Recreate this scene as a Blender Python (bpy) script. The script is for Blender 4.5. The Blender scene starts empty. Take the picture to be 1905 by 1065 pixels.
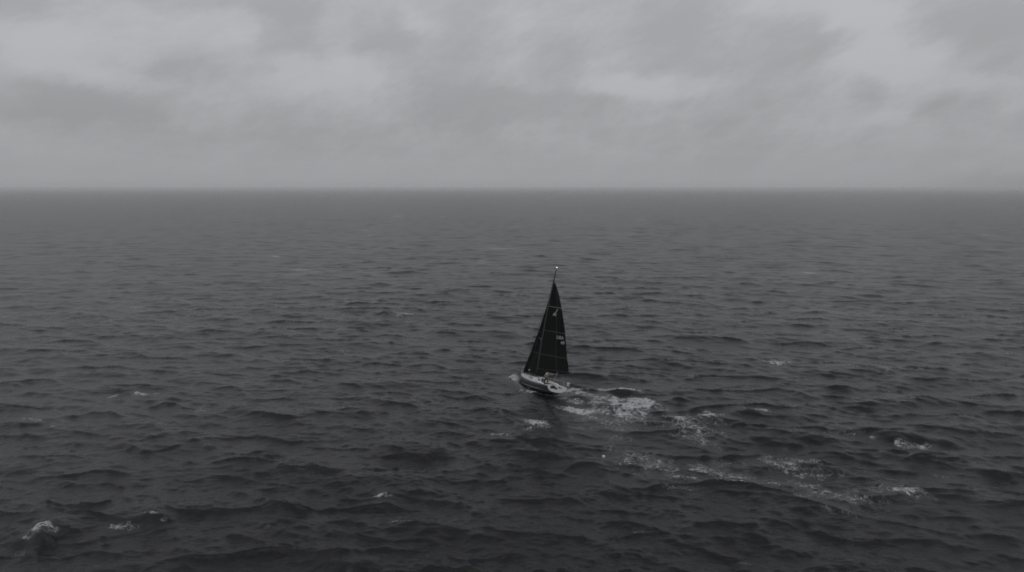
import bpy, bmesh, math, random
import numpy as np
from mathutils import Vector, Matrix

scene = bpy.context.scene
COL = scene.collection
random.seed(4)

# ------------------------------------------------------------------ camera
CAM_H = 26.09
cam_data = bpy.data.cameras.new("camera")
cam = bpy.data.objects.new("camera", cam_data)
COL.objects.link(cam)
cam_data.sensor_width = 36.0
cam_data.lens = 24.0
cam_data.clip_start = 0.5
cam_data.clip_end = 60000
cam.location = (0, 0, CAM_H)
cam.rotation_euler = (math.radians(90 - 8.178), 0, 0)
scene.camera = cam

# ------------------------------------------------------------------ render / exposure
scene.view_settings.view_transform = 'Standard'
scene.view_settings.look = 'None'
scene.view_settings.exposure = 0.0
scene.view_settings.gamma = 1.0
scene.render.engine = 'CYCLES'
scene.cycles.use_denoising = True
scene.cycles.denoising_prefilter = 'NONE'
scene.cycles.volume_bounces = 1
scene.cycles.max_bounces = 5
scene.cycles.sample_clamp_direct = 2.5
scene.cycles.sample_clamp_indirect = .6
scene.cycles.use_light_tree = False
scene.cycles.filter_width = 1.7

# ------------------------------------------------------------------ node helper
class NT:
    def __init__(self, tree):
        self.t = tree; self.n = tree.nodes; self.l = tree.links
    def node(self, kind, **kw):
        nd = self.n.new(kind)
        for k, v in kw.items(): setattr(nd, k, v)
        return nd
    def put(self, sock, v):
        if isinstance(v, bpy.types.NodeSocket): self.l.new(v, sock)
        elif v is not None: sock.default_value = v
    def m(self, op, a, b=None, c=None, clamp=False):
        nd = self.node('ShaderNodeMath', operation=op, use_clamp=clamp)
        self.put(nd.inputs[0], a); self.put(nd.inputs[1], b)
        if c is not None: self.put(nd.inputs[2], c)
        return nd.outputs[0]
    def v(self, op, a, b=None):
        nd = self.node('ShaderNodeVectorMath', operation=op)
        self.put(nd.inputs[0], a)
        if b is not None: self.put(nd.inputs[1], b)
        return nd.outputs[0]
    def xyz(self, x, y, z):
        nd = self.node('ShaderNodeCombineXYZ')
        self.put(nd.inputs[0], x); self.put(nd.inputs[1], y); self.put(nd.inputs[2], z)
        return nd.outputs[0]
    def noise(self, vec, scale, detail=4, rough=.5, dist=0, out=0):
        nd = self.node('ShaderNodeTexNoise')
        self.put(nd.inputs['Vector'], vec); nd.inputs['Scale'].default_value = scale
        nd.inputs['Detail'].default_value = detail; nd.inputs['Roughness'].default_value = rough
        nd.inputs['Distortion'].default_value = dist
        return nd.outputs[out]
    def ramp(self, v, a, b, lo=0., hi=1., smooth=True):
        nd = self.node('ShaderNodeMapRange')
        nd.interpolation_type = 'SMOOTHSTEP' if smooth else 'LINEAR'
        self.put(nd.inputs[0], v); self.put(nd.inputs[1], a); self.put(nd.inputs[2], b)
        self.put(nd.inputs[3], lo); self.put(nd.inputs[4], hi)
        return nd.outputs[0]
    def mix(self, f, a, b):
        nd = self.node('ShaderNodeMix', data_type='RGBA')
        self.put(nd.inputs[0], f); self.put(nd.inputs[6], a); self.put(nd.inputs[7], b)
        return nd.outputs[2]

# ------------------------------------------------------------------ world: heavy overcast
SUN_EL, SUN_AZ = math.radians(52), math.radians(200)
world = bpy.data.worlds.new("World"); scene.world = world; world.use_nodes = True
w = NT(world.node_tree)
for nd in list(w.n): w.n.remove(nd)
sky = w.node('ShaderNodeTexSky', sky_type='NISHITA')
sky.sun_disc = False; sky.sun_elevation = SUN_EL; sky.sun_rotation = SUN_AZ
sky.dust_density = 3
tc = w.node('ShaderNodeTexCoord')
sep = w.node('ShaderNodeSeparateXYZ'); w.l.new(tc.outputs['Generated'], sep.inputs[0])
X, Y, Z = sep.outputs
az = w.m('ARCTAN2', X, Y); el = w.m('ARCSINE', Z)
ae = w.xyz(az, el, 0.0)
sh = w.xyz(az, w.m('SUBTRACT', el, w.m('MULTIPLY', az, .28)), 0.0)      # cloud streets slant up to the right
# ragged edges: the cloud masses are displaced by turbulence
wn = w.noise(w.v('MULTIPLY', sh, (1, 1.9, 1)), 10, 8, .62, 0, 1)
warp = w.v('MULTIPLY', w.v('SUBTRACT', wn, (.5, .5, .5)), (.105, .052, 0))
wp = w.v('ADD', ae, warp)
sp2 = w.node('ShaderNodeSeparateXYZ'); w.l.new(wp, sp2.inputs[0])
CLOUDS = [(-0.56,0.16,0.066,0.033,1.0),(-0.248,0.149,0.077,0.024,1.0),(-0.414,0.209,0.098,0.02,0.5),(-0.14,0.232,0.017,0.017,0.6),(-0.002,0.213,0.031,0.047,0.5),(-0.302,0.207,0.036,0.034,-1.0),(-0.185,0.202,0.039,0.02,-0.8),(-0.461,0.151,0.053,0.015,-0.8),(-0.546,0.1,0.085,0.025,-0.9),(-0.078,0.12,0.07,0.035,-1.0),(-0.055,0.206,0.047,0.035,-0.6),(-0.596,0.203,0.037,0.018,-0.9),(-0.374,0.234,0.108,0.012,-0.6),(-0.322,0.064,0.141,0.018,-0.4),(0.172,0.144,0.057,0.013,1.2),(0.252,0.132,0.044,0.012,0.8),(0.134,0.17,0.027,0.016,0.4),(0.455,0.186,0.034,0.063,1.0),(0.384,0.233,0.06,0.02,0.8),(0.511,0.15,0.041,0.027,0.8),(0.461,0.092,0.05,0.021,0.6),(0.607,0.108,0.031,0.019,0.4),(0.594,0.195,0.053,0.023,-1.2),(0.406,0.184,0.039,0.029,-0.7),(0.329,0.142,0.077,0.052,-0.5),(0.463,0.116,0.019,0.024,-1.0),(0.614,0.146,0.026,0.015,-0.8),(0.221,0.215,0.052,0.038,-0.8),(0.081,0.185,0.07,0.024,-0.5),(0.067,0.124,0.071,0.017,-0.6),(0.291,0.044,0.043,0.045,-0.4),(0.576,0.095,0.033,0.013,-0.4),(0.555,0.013,0.085,0.011,-0.5)]
acc = None
for (ca, ce, sa, se, amp) in CLOUDS:
    dx = w.m('MULTIPLY', w.m('SUBTRACT', sp2.outputs[0], ca), 1 / (sa * 1.2))
    dy = w.m('MULTIPLY', w.m('SUBTRACT', sp2.outputs[1], ce), 1 / (se * 1.2))
    r2 = w.m('ADD', w.m('MULTIPLY', dx, dx), w.m('MULTIPLY', dy, dy))
    g = w.m('MULTIPLY', w.m('EXPONENT', w.m('MULTIPLY', w.m('POWER', r2, 1.3), -1.0)), amp)
    acc = g if acc is None else w.m('ADD', acc, g)
# generic stratocumulus texture on a flat cloud deck, for every direction
den = w.m('ADD', w.m('MAXIMUM', Z, 0.0), 0.10)
deck = w.xyz(w.m('DIVIDE', X, den), w.m('DIVIDE', Y, den), 0.0)
n1 = w.noise(deck, 0.85, 9, .6, .5)
n2 = w.noise(w.v('ADD', w.v('MULTIPLY', sh, (1, 2.0, 1)), w.v('MULTIPLY', warp, (.8, 1.2, 1))), 11, 9, .62)
n3 = w.noise(w.v('MULTIPLY', sh, (1, 1.6, 1)), 34, 7, .65)
tex = w.m('ADD', w.m('MULTIPLY', w.m('SUBTRACT', n1, .5), 1.0), w.m('MULTIPLY', w.m('SUBTRACT', n2, .5), 2.1))
tex = w.m('ADD', tex, w.m('MULTIPLY', w.m('SUBTRACT', n3, .5), .8))
hfade = w.ramp(el, 0.0, 0.095, .10, 1)
cl = w.m('MULTIPLY', w.ramp(w.m('ADD', w.m('MULTIPLY', acc, .95), tex), -1.05, 1.05, -1, 1), hfade)
base = w.ramp(el, 0.0, 0.24, 0.338, 0.418)
lum = w.m('ADD', base, w.m('MULTIPLY', cl, .053))
zen = w.m('MULTIPLY', w.ramp(el, 0.22, 0.46, 1.0, 1.30), w.ramp(el, 0.55, 1.2, 1.0, .72))   # unseen sky brightened above the frame, dimmed overhead, to shape the light on the water
# a rain-dark bank low on the right horizon
bk = w.m('MULTIPLY', w.ramp(az, .50, .66), w.ramp(w.m('ADD', el, w.m('MULTIPLY', w.m('SUBTRACT', n2, .5), .02)), .010, .026, 1, 0))
lum = w.m('SUBTRACT', lum, w.m('MULTIPLY', bk, .040))
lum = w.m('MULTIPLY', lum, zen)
lum = w.m('MULTIPLY', lum, w.ramp(el, -.004, .016, .91, 1))     # thick air right above the horizon
hs = w.node('ShaderNodeHueSaturation'); hs.inputs['Saturation'].default_value = .15
w.l.new(sky.outputs[0], hs.inputs['Color'])
cloudcol = w.v('MULTIPLY', w.xyz(lum, lum, lum), (10.05, 10.2, 10.6))
mixn = w.mix(0.97, hs.outputs[0], cloudcol)
bg = w.node('ShaderNodeBackground'); w.l.new(mixn, bg.inputs[0]); bg.inputs[1].default_value = 0.1
wo = w.node('ShaderNodeOutputWorld'); w.l.new(bg.outputs[0], wo.inputs[0])

sun_data = bpy.data.lights.new("sun", 'SUN'); sun = bpy.data.objects.new("sun", sun_data)
COL.objects.link(sun)
sun_data.energy = 0.5; sun_data.angle = math.radians(40); sun_data.color = (1, .98, .95)
sd = Vector((math.sin(SUN_AZ) * math.cos(SUN_EL), math.cos(SUN_AZ) * math.cos(SUN_EL), math.sin(SUN_EL)))
sun.rotation_euler = sd.to_track_quat('Z', 'Y').to_euler()

# ------------------------------------------------------------------ object helpers
def tag(o, label=None, cat=None, group=None, kind=None):
    if label: o['label'] = label
    if cat: o['category'] = cat
    if group: o['group'] = group
    if kind: o['kind'] = kind
    return o
def link(name, me, mat=None, parent=None, smooth=True):
    o = bpy.data.objects.new(name, me); COL.objects.link(o)
    if mat is not None: me.materials.append(mat)
    if parent is not None: o.parent = parent
    if smooth and len(me.polygons):
        me.polygons.foreach_set('use_smooth', [True] * len(me.polygons))
    return o
def mesh(name, vs, fs, mat, parent=None, smooth=False):
    me = bpy.data.meshes.new(name); me.from_pydata([tuple(p) for p in vs], [], [tuple(f) for f in fs]); me.update()
    return link(name, me, mat, parent, smooth)
class MB:
    """collects shapes that belong to ONE part"""
    def __init__(s): s.v = []; s.f = []
    def add(s, vs, fs):
        k = len(s.v); s.v += [tuple(p) for p in vs]; s.f += [tuple(i + k for i in f) for f in fs]
    def box(s, c, d, rot=None, bev=0):
        bm = bmesh.new(); bmesh.ops.create_cube(bm, size=1)
        for p in bm.verts: p.co = Vector((p.co.x * d[0], p.co.y * d[1], p.co.z * d[2]))
        if bev: bmesh.ops.bevel(bm, geom=bm.edges[:], offset=bev, segments=2, affect='EDGES', profile=.6)
        M = (rot.to_matrix().to_4x4() if rot is not None else Matrix())
        bm.verts.ensure_lookup_table()
        vs = [M @ p.co + Vector(c) for p in bm.verts]; fs = [[q.index for q in f.verts] for f in bm.faces]
        bm.free(); s.add(vs, fs)
    def tube(s, pts, r, seg=8, closed=False):
        pts = [Vector(p) for p in pts]; n = len(pts)
        rs = r if isinstance(r, (list, tuple)) else [r] * n
        vs = []; fs = []
        up = Vector((0, 0, 1))
        for i, p in enumerate(pts):
            if closed: t = pts[(i + 1) % n] - pts[i - 1]
            else: t = pts[min(i + 1, n - 1)] - pts[max(i - 1, 0)]
            t.normalize()
            a = t.cross(up)
            if a.length < .05: a = t.cross(Vector((0, 1, 0)))
            a.normalize(); b = t.cross(a)
            for k in range(seg):
                th = 2 * math.pi * k / seg
                vs.append(p + (a * math.cos(th) + b * math.sin(th)) * rs[i])
        for i in range(n if closed else n - 1):
            j = (i + 1) % n
            for k in range(seg):
                fs.append((i * seg + k, i * seg + (k + 1) % seg, j * seg + (k + 1) % seg, j * seg + k))
        if not closed:
            fs.append(tuple(range(seg))[::-1]); fs.append(tuple((n - 1) * seg + k for k in range(seg)))
        s.add(vs, fs)
    def ball(s, c, r, sc=(1, 1, 1), sub=2):
        bm = bmesh.new(); bmesh.ops.create_icosphere(bm, subdivisions=sub, radius=r)
        bm.verts.ensure_lookup_table()
        vs = [Vector((p.co.x * sc[0], p.co.y * sc[1], p.co.z * sc[2])) + Vector(c) for p in bm.verts]
        fs = [[q.index for q in f.verts] for f in bm.faces]; bm.free(); s.add(vs, fs)
    def build(s, name, mat, parent=None, smooth=False):
        return mesh(name, s.v, s.f, mat, parent, smooth)

def pmat(name, col, rough=.5, metal=0, noise=0, nscale=6, bump=0, bscale=30, spec=.5, col2=None):
    m = bpy.data.materials.new(name); m.use_nodes = True
    t = NT(m.node_tree); b = t.n['Principled BSDF']
    b.inputs['Roughness'].default_value = rough; b.inputs['Metallic'].default_value = metal
    b.inputs['Specular IOR Level'].default_value = spec
    b.inputs['Base Color'].default_value = (*col, 1)
    co = t.node('ShaderNodeTexCoord').outputs['Object']
    if noise:
        n = t.noise(co, nscale, 5, .6)
        c2 = col2 or tuple(c * (1 - noise) for c in col)
        t.put(b.inputs['Base Color'], t.mix(t.ramp(n, .35, .65), (*col, 1), (*c2, 1)))
        t.put(b.inputs['Roughness'], t.ramp(n, .3, .7, rough * .85, min(1, rough * 1.15)))
    if bump:
        bp = t.node('ShaderNodeBump'); bp.inputs['Strength'].default_value = bump
        bp.inputs['Distance'].default_value = .02
        t.l.new(t.noise(co, bscale, 4), bp.inputs['Height']); t.l.new(bp.outputs[0], b.inputs['Normal'])
    return m
# ------------------------------------------------------------------ the sea
BOAT_T = Vector((3.336, 87.373, 0.0))
YAW, HEEL, TRIM = .4651, .2424, -.1106
BOAT_M = Matrix.Translation(BOAT_T) @ Matrix.Rotation(YAW, 4, 'Z') @ Matrix.Rotation(TRIM, 4, 'X') @ Matrix.Rotation(HEEL, 4, 'Y')

# foam patches on the water: x, y, half width, half depth (metres), density
FOAM = [(7.34,85.48,0.7,0.59,0.7), (8.43,84.54,0.83,0.69,0.65), (9.99,83.18,0.95,0.89,0.6),
(7.65,81.22,0.79,0.64,0.5), (10.98,80.37,1.05,1.05,0.6), (10.0,77.74,1.14,1.18,0.5),
(15.51,81.86,1.47,1.3,0.8), (12.54,77.74,1.91,1.57,0.7), (17.62,77.74,1.27,0.98,0.4),
(2.16,87.15,0.28,0.73,0.8), (2.73,85.01,0.69,0.58,0.7), (3.81,84.31,0.55,0.34,0.6),
(5.55,83.63,0.41,0.9,0.75), (4.76,84.08,0.55,0.34,0.6), (6.39,82.08,0.54,0.44,0.5),
(9.1,86.43,1.83,0.53,0.75), (8.07,85.95,0.56,0.48,0.6), (9.76,84.08,0.96,0.91,0.55),
(10.67,82.08,0.8,0.87,0.5), (6.33,79.54,1.04,0.82,0.7), (7.41,78.53,1.15,1.0,0.8), (8.35,77.15,1.13,1.16,0.7),
(9.1,75.45,0.86,0.74,0.55), (10.03,73.11,0.96,0.52,0.45), (14.43,85.48,1.53,0.47,0.7),
(12.21,82.08,0.94,1.74,0.75), (12.95,80.37,1.44,1.67,0.95), (14.44,79.54,1.95,1.44,1.0),
(16.42,80.37,0.92,1.05,0.9), (17.12,79.95,1.17,0.41,0.6), (13.27,76.38,2.0,2.28,0.55),
(11.36,73.99,3.64,2.5,0.33), (14.83,73.11,2.4,2.1,0.28), (19.83,72.76,2.39,2.77,0.5),
(18.88,74.53,1.34,1.09,0.55), (22.61,75.63,0.93,1.12,0.8), (20.0,70.09,1.73,2.58,0.5),
(20.8,67.9,0.89,0.76,0.45), (13.0,62.3,2.32,2.32,0.52), (12.04,64.15,1.59,0.68,0.4),
(14.77,61.03,1.21,0.62,0.5), (10.37,63.61,1.16,0.81,0.28), (18.59,60.3,1.3,1.94,0.6),
(20.32,59.46,1.67,1.18,0.55), (22.9,59.11,2.45,1.05,0.45), (18.4,62.3,3.09,1.03,0.35),
(26.59,62.17,1.85,1.16,0.62), (27.33,60.3,2.25,0.97,0.42), (26.62,57.51,0.67,0.89,0.62),
(13.65,57.18,1.71,0.66,0.28), (27.3,55.37,2.07,1.65,0.5), (28.99,55.06,0.64,1.43,0.45),
(27.34,52.15,1.31,0.92,0.35), (25.1,55.06,0.92,0.92,0.4), (33.7,56.1,0.65,1.06,0.7),
(33.98,55.37,1.38,1.24,0.42), (32.47,56.85,1.18,0.87,0.35), (30.2,52.61,2.64,1.5,0.2),
(2.85,73.28,1.14,2.11,1.15), (3.5,71.73,0.53,0.67,0.9), (7.37,71.57,0.82,0.5,0.5), (8.05,71.4,1.52,0.67,0.3),
(4.96,68.97,0.28,0.47,0.4), (11.84,69.45,2.28,1.43,0.25), (40.95,67.29,1.77,0.97,0.85),
(38.17,68.97,0.51,0.47,0.75), (36.19,70.25,1.85,0.81,0.32), (29.56,77.74,0.83,0.59,0.65),
(39.82,99.98,1.21,0.95,0.8), (19.13,61.28,1.01,1.0,0.3), (44.8,60.3,0.9,0.36,0.6), (39.31,59.81,0.5,0.6,0.4),
(-35.47,48.12,0.81,0.64,1.15), (-36.04,47.49,0.56,0.23,0.7), (-28.3,51.06,0.85,0.31,0.95),
(-27.14,50.53,0.17,0.44,0.8), (-29.99,49.5,1.08,0.67,0.5), (-53.83,73.63,1.21,0.53,0.9),
(-50.49,72.24,0.47,0.43,0.8), (-54.36,73.11,0.36,1.05,0.4), (-47.92,84.77,0.8,0.5,0.62),
(-45.59,84.54,0.41,0.46,0.7), (-50.97,84.08,0.34,0.46,0.6), (-10.93,54.55,0.73,0.35,0.9),
(-9.17,50.36,0.84,0.26,0.5), (-19.22,53.28,0.36,0.29,0.75), (-1.58,69.76,0.92,0.35,0.55),
(-39.35,73.63,0.48,0.44,0.7), (-36.85,78.13,1.02,0.79,0.35), (-19.79,51.15,0.51,0.27,0.4),
(-19.05,49.67,0.25,0.17,0.4), (-37.37,50.1,0.38,0.21,0.6), (-35.52,45.98,0.35,0.59,0.4),
(-22.95,139.54,1.34,0.97,0.7), (-67.96,217.27,2.76,2.31,0.8), (-63.37,211.64,4.36,4.12,0.5),
(-64.67,204.99,2.6,3.09,0.5), (-90.5,260.44,1.44,2.68,1.0), (-105.67,634.29,3.98,14.0,0.95),
(-91.91,424.3,2.0,6.5,0.85), (-62.23,622.47,2.44,13.92,0.75), (-78.92,376.21,1.18,5.12,0.6),
(-5.25,295.51,6.06,3.97,0.65), (-10.03,241.29,3.06,4.26,0.5), (2.85,248.61,1.18,2.26,0.6),
(92.16,210.28,2.5,1.9,0.8), (61.9,1020.98,6.39,14.0,0.9), (107.43,569.4,2.23,14.0,0.85),
(430.34,1053.0,6.59,14.0,0.7), (266.41,380.52,2.4,5.68,0.8), (-425.54,1405.25,13.18,14.0,0.5),
(-80.3,133.16,0.85,1.11,0.5), (-83.18,149.26,1.43,1.11,0.5), (54.09,97.19,2.75,1.21,0.32),
(79.54,106.04,1.03,1.07,0.4), (9.75,48.92,0.57,0.33,0.4), (16.21,44.91,0.57,0.21,0.5),
(59.58,116.17,0.75,0.6,0.6), (59.39,111.27,0.45,0.47,0.5), (84.92,131.51,0.63,0.54,0.6),
(-42.96,131.51,0.84,0.76,0.4), (-106.74,672.57,2.64,14.0,0.5), (-22.4,672.57,7.38,14.0,0.5),
(65.89,589.51,2.31,10.41,0.6), (-68.59,764.79,3.59,14.0,0.5), (-133.72,990.84,4.65,14.0,0.5),
(80.95,962.42,7.53,14.0,0.5), (29.11,782.67,3.68,14.0,0.5), (-146.99,516.5,2.43,8.01,0.5),
(-183.48,516.5,4.87,8.01,0.4), (-662.19,1687.05,15.81,14.0,0.4), (-480.3,886.14,8.32,14.0,0.4),
(29.24,110.11,0.53,0.77,0.5), (-188.88,747.72,8.2,14.0,0.4), (158.39,646.56,3.04,12.51,0.5),
(172.26,479.34,3.01,6.9,0.4), (394.02,672.57,4.22,13.53,0.4), (1027.28,1533.34,11.98,14.0,0.4),
(-219.01,318.31,2.01,3.68,0.5), (-76.24,157.28,1.0,1.07,0.4), (23.53,157.28,1.26,0.92,0.35),
(95.07,157.28,1.26,1.07,0.4), (25.41,92.87,0.75,0.55,0.35), (-27.45,108.97,0.88,0.75,0.4),
(-80.78,121.5,0.98,0.93,0.35), (-6.97,92.87,0.75,0.55,0.35)]
# breaking crests: x, y, half length, height (metres)
CRESTS = [(14.74,85.24,2.77,0.50),(42.47,68.66,3.95,0.60),(-35.22,48.04,1.61,0.70),(-28.25,50.97,2.13,0.40),(22.27,73.99,2.73,0.60),(-54.36,73.11,2.99,0.50),(-11.73,44.42,2.63,0.70),(-24.09,64.57,2.66,0.40),(2.81,72.24,1.30,0.30),(-10.51,54.25,1.36,0.40),(44.46,59.81,2.48,0.40),(27.59,77.15,2.52,0.40),(-18.62,52.80,1.76,0.40),(18.03,73.99,1.51,0.30)]

rs = np.random.RandomState(11)
NW = 460
lam = np.exp(rs.uniform(np.log(.42), np.log(48), NW)); lam.sort()
kk = 2 * np.pi / lam
wind = math.radians(14)                       # crests run from far left to near right
spread = np.where(lam > 12, .35, np.where(lam > 4, .42, .62))
th = wind + rs.normal(size=NW) * spread
kx, ky = kk * np.sin(th), kk * np.cos(th)
dl = np.log(48 / .42) / NW
mss = np.where(lam > 9, .0080 * (9 / lam) ** 3.0, np.where(lam > 3, .0085, np.where(lam > 1.2, .0130, .0170)))
amp = np.sqrt(2 * mss * dl) / kk * (.6 + .8 * rs.rand(NW))
ph = rs.uniform(0, 2 * np.pi, NW)
CHOP = np.where(lam > 3, .95, .7)

def vnoise(x, y, seed, scale):
    r = np.random.RandomState(seed); tot = np.zeros_like(x)
    for o in range(3):
        for i in range(5):
            a = r.uniform(0, 2 * np.pi); k = 2 * np.pi / scale * (1.9 ** o) * r.uniform(.7, 1.3)
            tot += np.sin((x * np.sin(a) + y * np.cos(a)) * k + r.uniform(0, 6.28)) * .5 ** o
    return tot / 3.2

def ridged(seed, base):
    """directional field whose zero lines are sharp wavelet crests"""
    r = np.random.RandomState(seed); n = 14
    k = 2 * np.pi / (base * np.exp(r.normal(size=n) * .27)); a = wind + r.normal(size=n) * .58
    return k * np.sin(a), k * np.cos(a), r.uniform(0, 6.28, n)
RIDGES = [(ridged(31, 7.8), .29, 3.6), (ridged(32, 3.7), .155, 1.8), (ridged(33, 1.8), .070, .9)]

def boat_local(x, y):
    dx, dy = x - BOAT_T.x, y - BOAT_T.y
    c, s = math.cos(YAW), math.sin(YAW)
    return dx * c + dy * s, -dx * s + dy * c    # starboard, forward

def sea_surface(x, y, cell):
    """x, y, cell size arrays (float64) -> dx, dy, z, foam"""
    dx = np.zeros_like(x); dy = np.zeros_like(x); z = np.zeros_like(x); jac = np.zeros_like(x)
    cmin = float(cell.min())
    bx, by = boat_local(x, y)
    # calmer, slick water in the wake, gust patches elsewhere
    gust = (1 + .10 * vnoise(x, y, 5, 75.) + .12 * vnoise(x, y, 9, 17.)) * np.interp(np.hypot(x, y), [58, 80, 120, 400], [1.12, 1.05, .84, .68])
    slick = np.exp(-(((by + 15) / 11) ** 2) - ((bx + 2.0) / 5.0) ** 2)
    near = np.exp(-np.maximum(0, np.abs(by) - 5) ** 2 / 4 - np.maximum(0, np.abs(bx) - 1.6) ** 2 / 3)
    for i in range(NW):
        if lam[i] < 2.0 * cmin: continue
        fil = np.clip((lam[i] / cell - 2.0) / 2.5, 0, 1)
        a = amp[i] * fil
        if lam[i] < 8: a = a * gust * (1 - .6 * slick)
        a = a * (1 - near * (.9 if lam[i] < 30 else .5))
        p = kx[i] * x + ky[i] * y + ph[i]
        s, c = np.sin(p), np.cos(p)
        z += a * c
        q = CHOP[i] * a
        dx -= q * s * kx[i] / kk[i]; dy -= q * s * ky[i] / kk[i]
        if lam[i] > 1.2: jac += q * kk[i] * c
    # sharp-crested wavelets
    for (ra, rb, rp), hgt, wl in RIDGES:
        if wl < 2.2 * cmin: continue
        fil = np.clip((wl / cell - 2.2) / 2.5, 0, 1)
        n = np.zeros_like(x); n2_ = np.zeros_like(x)
        for a_, b_, p_ in zip(ra, rb, rp):
            q = a_ * x + b_ * y + p_; n += np.cos(q); n2_ += np.sin(q)
        n /= 2.65; n2_ /= 2.65
        env = .95 * np.tanh(np.maximum(n2_ - .2, 0) ** 1.25 / .95) * (1 - .8 * np.exp(-((x - 16.) / 3.2) ** 2 - ((y - 50.) / 2.6) ** 2))      # one crest a wavelength, steep towards the near side
        z += hgt * fil * env * np.exp(np.where(n > 0, -3.6 * n, 1.3 * n)) * gust * (1 - near) * (1 - .6 * slick)
    foam = np.zeros_like(x)
    # individual breaking crests, steep towards the near side
    for (cx_, cy_, L, h) in CRESTS:
        m = (np.abs(x - cx_) < 4 * L + 2) & (np.abs(y - cy_) < 14)
        if not m.any(): continue
        ux, uy = x[m] - cx_, y[m] - cy_
        uy = uy + .16 * ux + .35 * np.sin(ux * .9 + cx_) + .2 * np.sin(ux * 2.3)
        e = np.exp(-(ux / L) ** 2)
        prof = np.where(uy < 0, np.exp(-(uy / .85) ** 2), np.exp(-(uy / 2.6) ** 2))
        z[m] += h * e * prof - .25 * h * e * np.exp(-((uy + 2.2) / 1.6) ** 2)
    # water pushed by the hull
    z += .38 * np.exp(-((bx + 1.9) / 1.1) ** 2 - ((by + .5) / 4) ** 2) - .45 * np.exp(-((bx + 4.6) / 1.9) ** 2 - ((by + .5) / 4.2) ** 2)
    stern = np.exp(-((bx) / 1.9) ** 2 - ((by + 5.6) / 1.5) ** 2)
    z += .22 * stern
    z += -.25 * np.exp(-((bx) / 1.4) ** 2 - ((by) / 3.4) ** 2)
    bow = np.exp(-((bx - .2) / 1.1) ** 2 - ((by - 5.2) / .9) ** 2)
    z += -.05 * bow
    # bow wave curling off both sides and the quarter waves behind
    for sgn in (-1, 1):
        off = 1.0 + np.maximum(0, 4.8 - by) * .30
        rid = np.exp(-((bx * sgn - off) / .45) ** 2) * np.clip((5.4 - by) / 1.2, 0, 1) * np.exp(-np.maximum(0, 3.5 - by) / 3.5)
        z += .30 * rid
        foam += 1.0 * rid * (np.abs(vnoise(x, y, 3, 1.6)) + .45)
        q = 2.0 + np.maximum(0, -5 - by) * .28
        rq = np.exp(-((bx * sgn - q) / .8) ** 2) * np.clip((-4.2 - by) / 2, 0, 1) * np.exp(-np.maximum(0, -6 - by) / 9)
        z += .28 * rq
    foam += 1.3 * np.exp(-((bx + .9) / .7) ** 2 - ((by - 5.3) / .8) ** 2)
    z += .45 * np.exp(-((bx + .9) / .6) ** 2 - ((by - 5.2) / .7) ** 2)
    # placed foam
    n1 = vnoise(x, y, 21, 2.4); n2 = vnoise(x, y, 22, 5.5)
    for (fx, fy, w_, h_, s_) in FOAM:
        wake = (fx > 6.5 and fx < 36 and 50 < fy < 88)
        hullside = (fx < 7 and 81 < fy < 88)
        if hullside: s_ *= 1.6; w_ *= 1.3; h_ *= 1.3
        w2 = max(w_, .3) * (1.25 if wake else 1.1); h2 = max(h_, .22) * (1.15 if wake else .8)
        s_ = s_ * ((1.3 if fy > 74 else .98) if wake else .82)
        if fy > 95: w2 *= 1.25; h2 *= 1.6; s_ = s_ * (1.25 if fy < 140 else 1.35)
        far = fy > 140
        m = (np.abs(x - fx) < 2.4 * w2) & (np.abs(y - fy) < 2.4 * h2)
        if not m.any(): continue
        ux = (x[m] - fx) / w2; uy = (y[m] - fy + .12 * (x[m] - fx)) / h2
        if far: uy = uy + .0
        r = np.sqrt(ux ** 2 + uy ** 2) + (.5 * n1[m] + .3 * n2[m]) * (0.5 if far else 1)
        e = s_ * np.clip(1.35 - r, 0, 1) ** .8
        foam[m] = np.maximum(foam[m], e)
    # white water where the surface folds over itself
    brk = np.clip((jac - 0.86) * 2.2, 0, .8) * (cell < 1.2)
    foam = np.maximum(foam, brk)
    # foam heaps stand a little proud
    z += .10 * np.clip(foam - .6, 0, 1)
    return dx, dy, z, foam

miss_tab = np.cumsum(mss * dl)       # slope variance of all waves shorter than lam
def unresolved(cell):
    return np.interp(3.0 * cell, lam, miss_tab)

# one sheet: rings around the shore-side origin, finer where the open sea is seen
def ring_radii():
    r = [2.0]
    while r[-1] < 16000:
        d = r[-1]
        if d < 30: st = max(.6, d * .06)
        elif d < 42: st = .22
        else: st = d * .0021 * (1 + (d / 900.) ** .9)
        r.append(d + st)
    return np.array(r)
R_ = ring_radii()
fine = np.arange(-46, 46.001, .12)
coarse = np.concatenate([np.linspace(46, 62, 30)[1:], np.linspace(62, 298, 60)[1:], np.linspace(298, 314, 30)[1:-1]])
A_ = np.radians(np.concatenate([fine, coarse]))
nr, na = len(R_), len(A_)
dA = np.abs(np.diff(np.append(A_, A_[0] + 2 * math.pi)))
V = np.zeros((nr, na, 3)); F = np.zeros((nr, na)); U = np.zeros((nr, na))
BL = 48
for i0 in range(0, nr, BL):
    i1 = min(nr, i0 + BL)
    rr, aa = np.meshgrid(R_[i0:i1], A_, indexing='ij')
    st = np.gradient(R_)[i0:i1][:, None] * np.ones((1, na))
    cell = np.maximum(st, rr * dA[None, :])
    x = rr * np.sin(aa); y = rr * np.cos(aa)
    ddx, ddy, z, fo = sea_surface(x, y, cell)
    V[i0:i1, :, 0] = x + ddx; V[i0:i1, :, 1] = y + ddy; V[i0:i1, :, 2] = z; F[i0:i1] = fo; U[i0:i1] = (.30 * unresolved(cell) + .0003) ** .25
ii, jj = np.meshgrid(np.arange(nr - 1), np.arange(na), indexing='ij')
j2 = (jj + 1) % na
quads = np.stack([ii * na + jj, (ii + 1) * na + jj, (ii + 1) * na + j2, ii * na + j2], -1).reshape(-1, 4)[:, ::-1]
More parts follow.
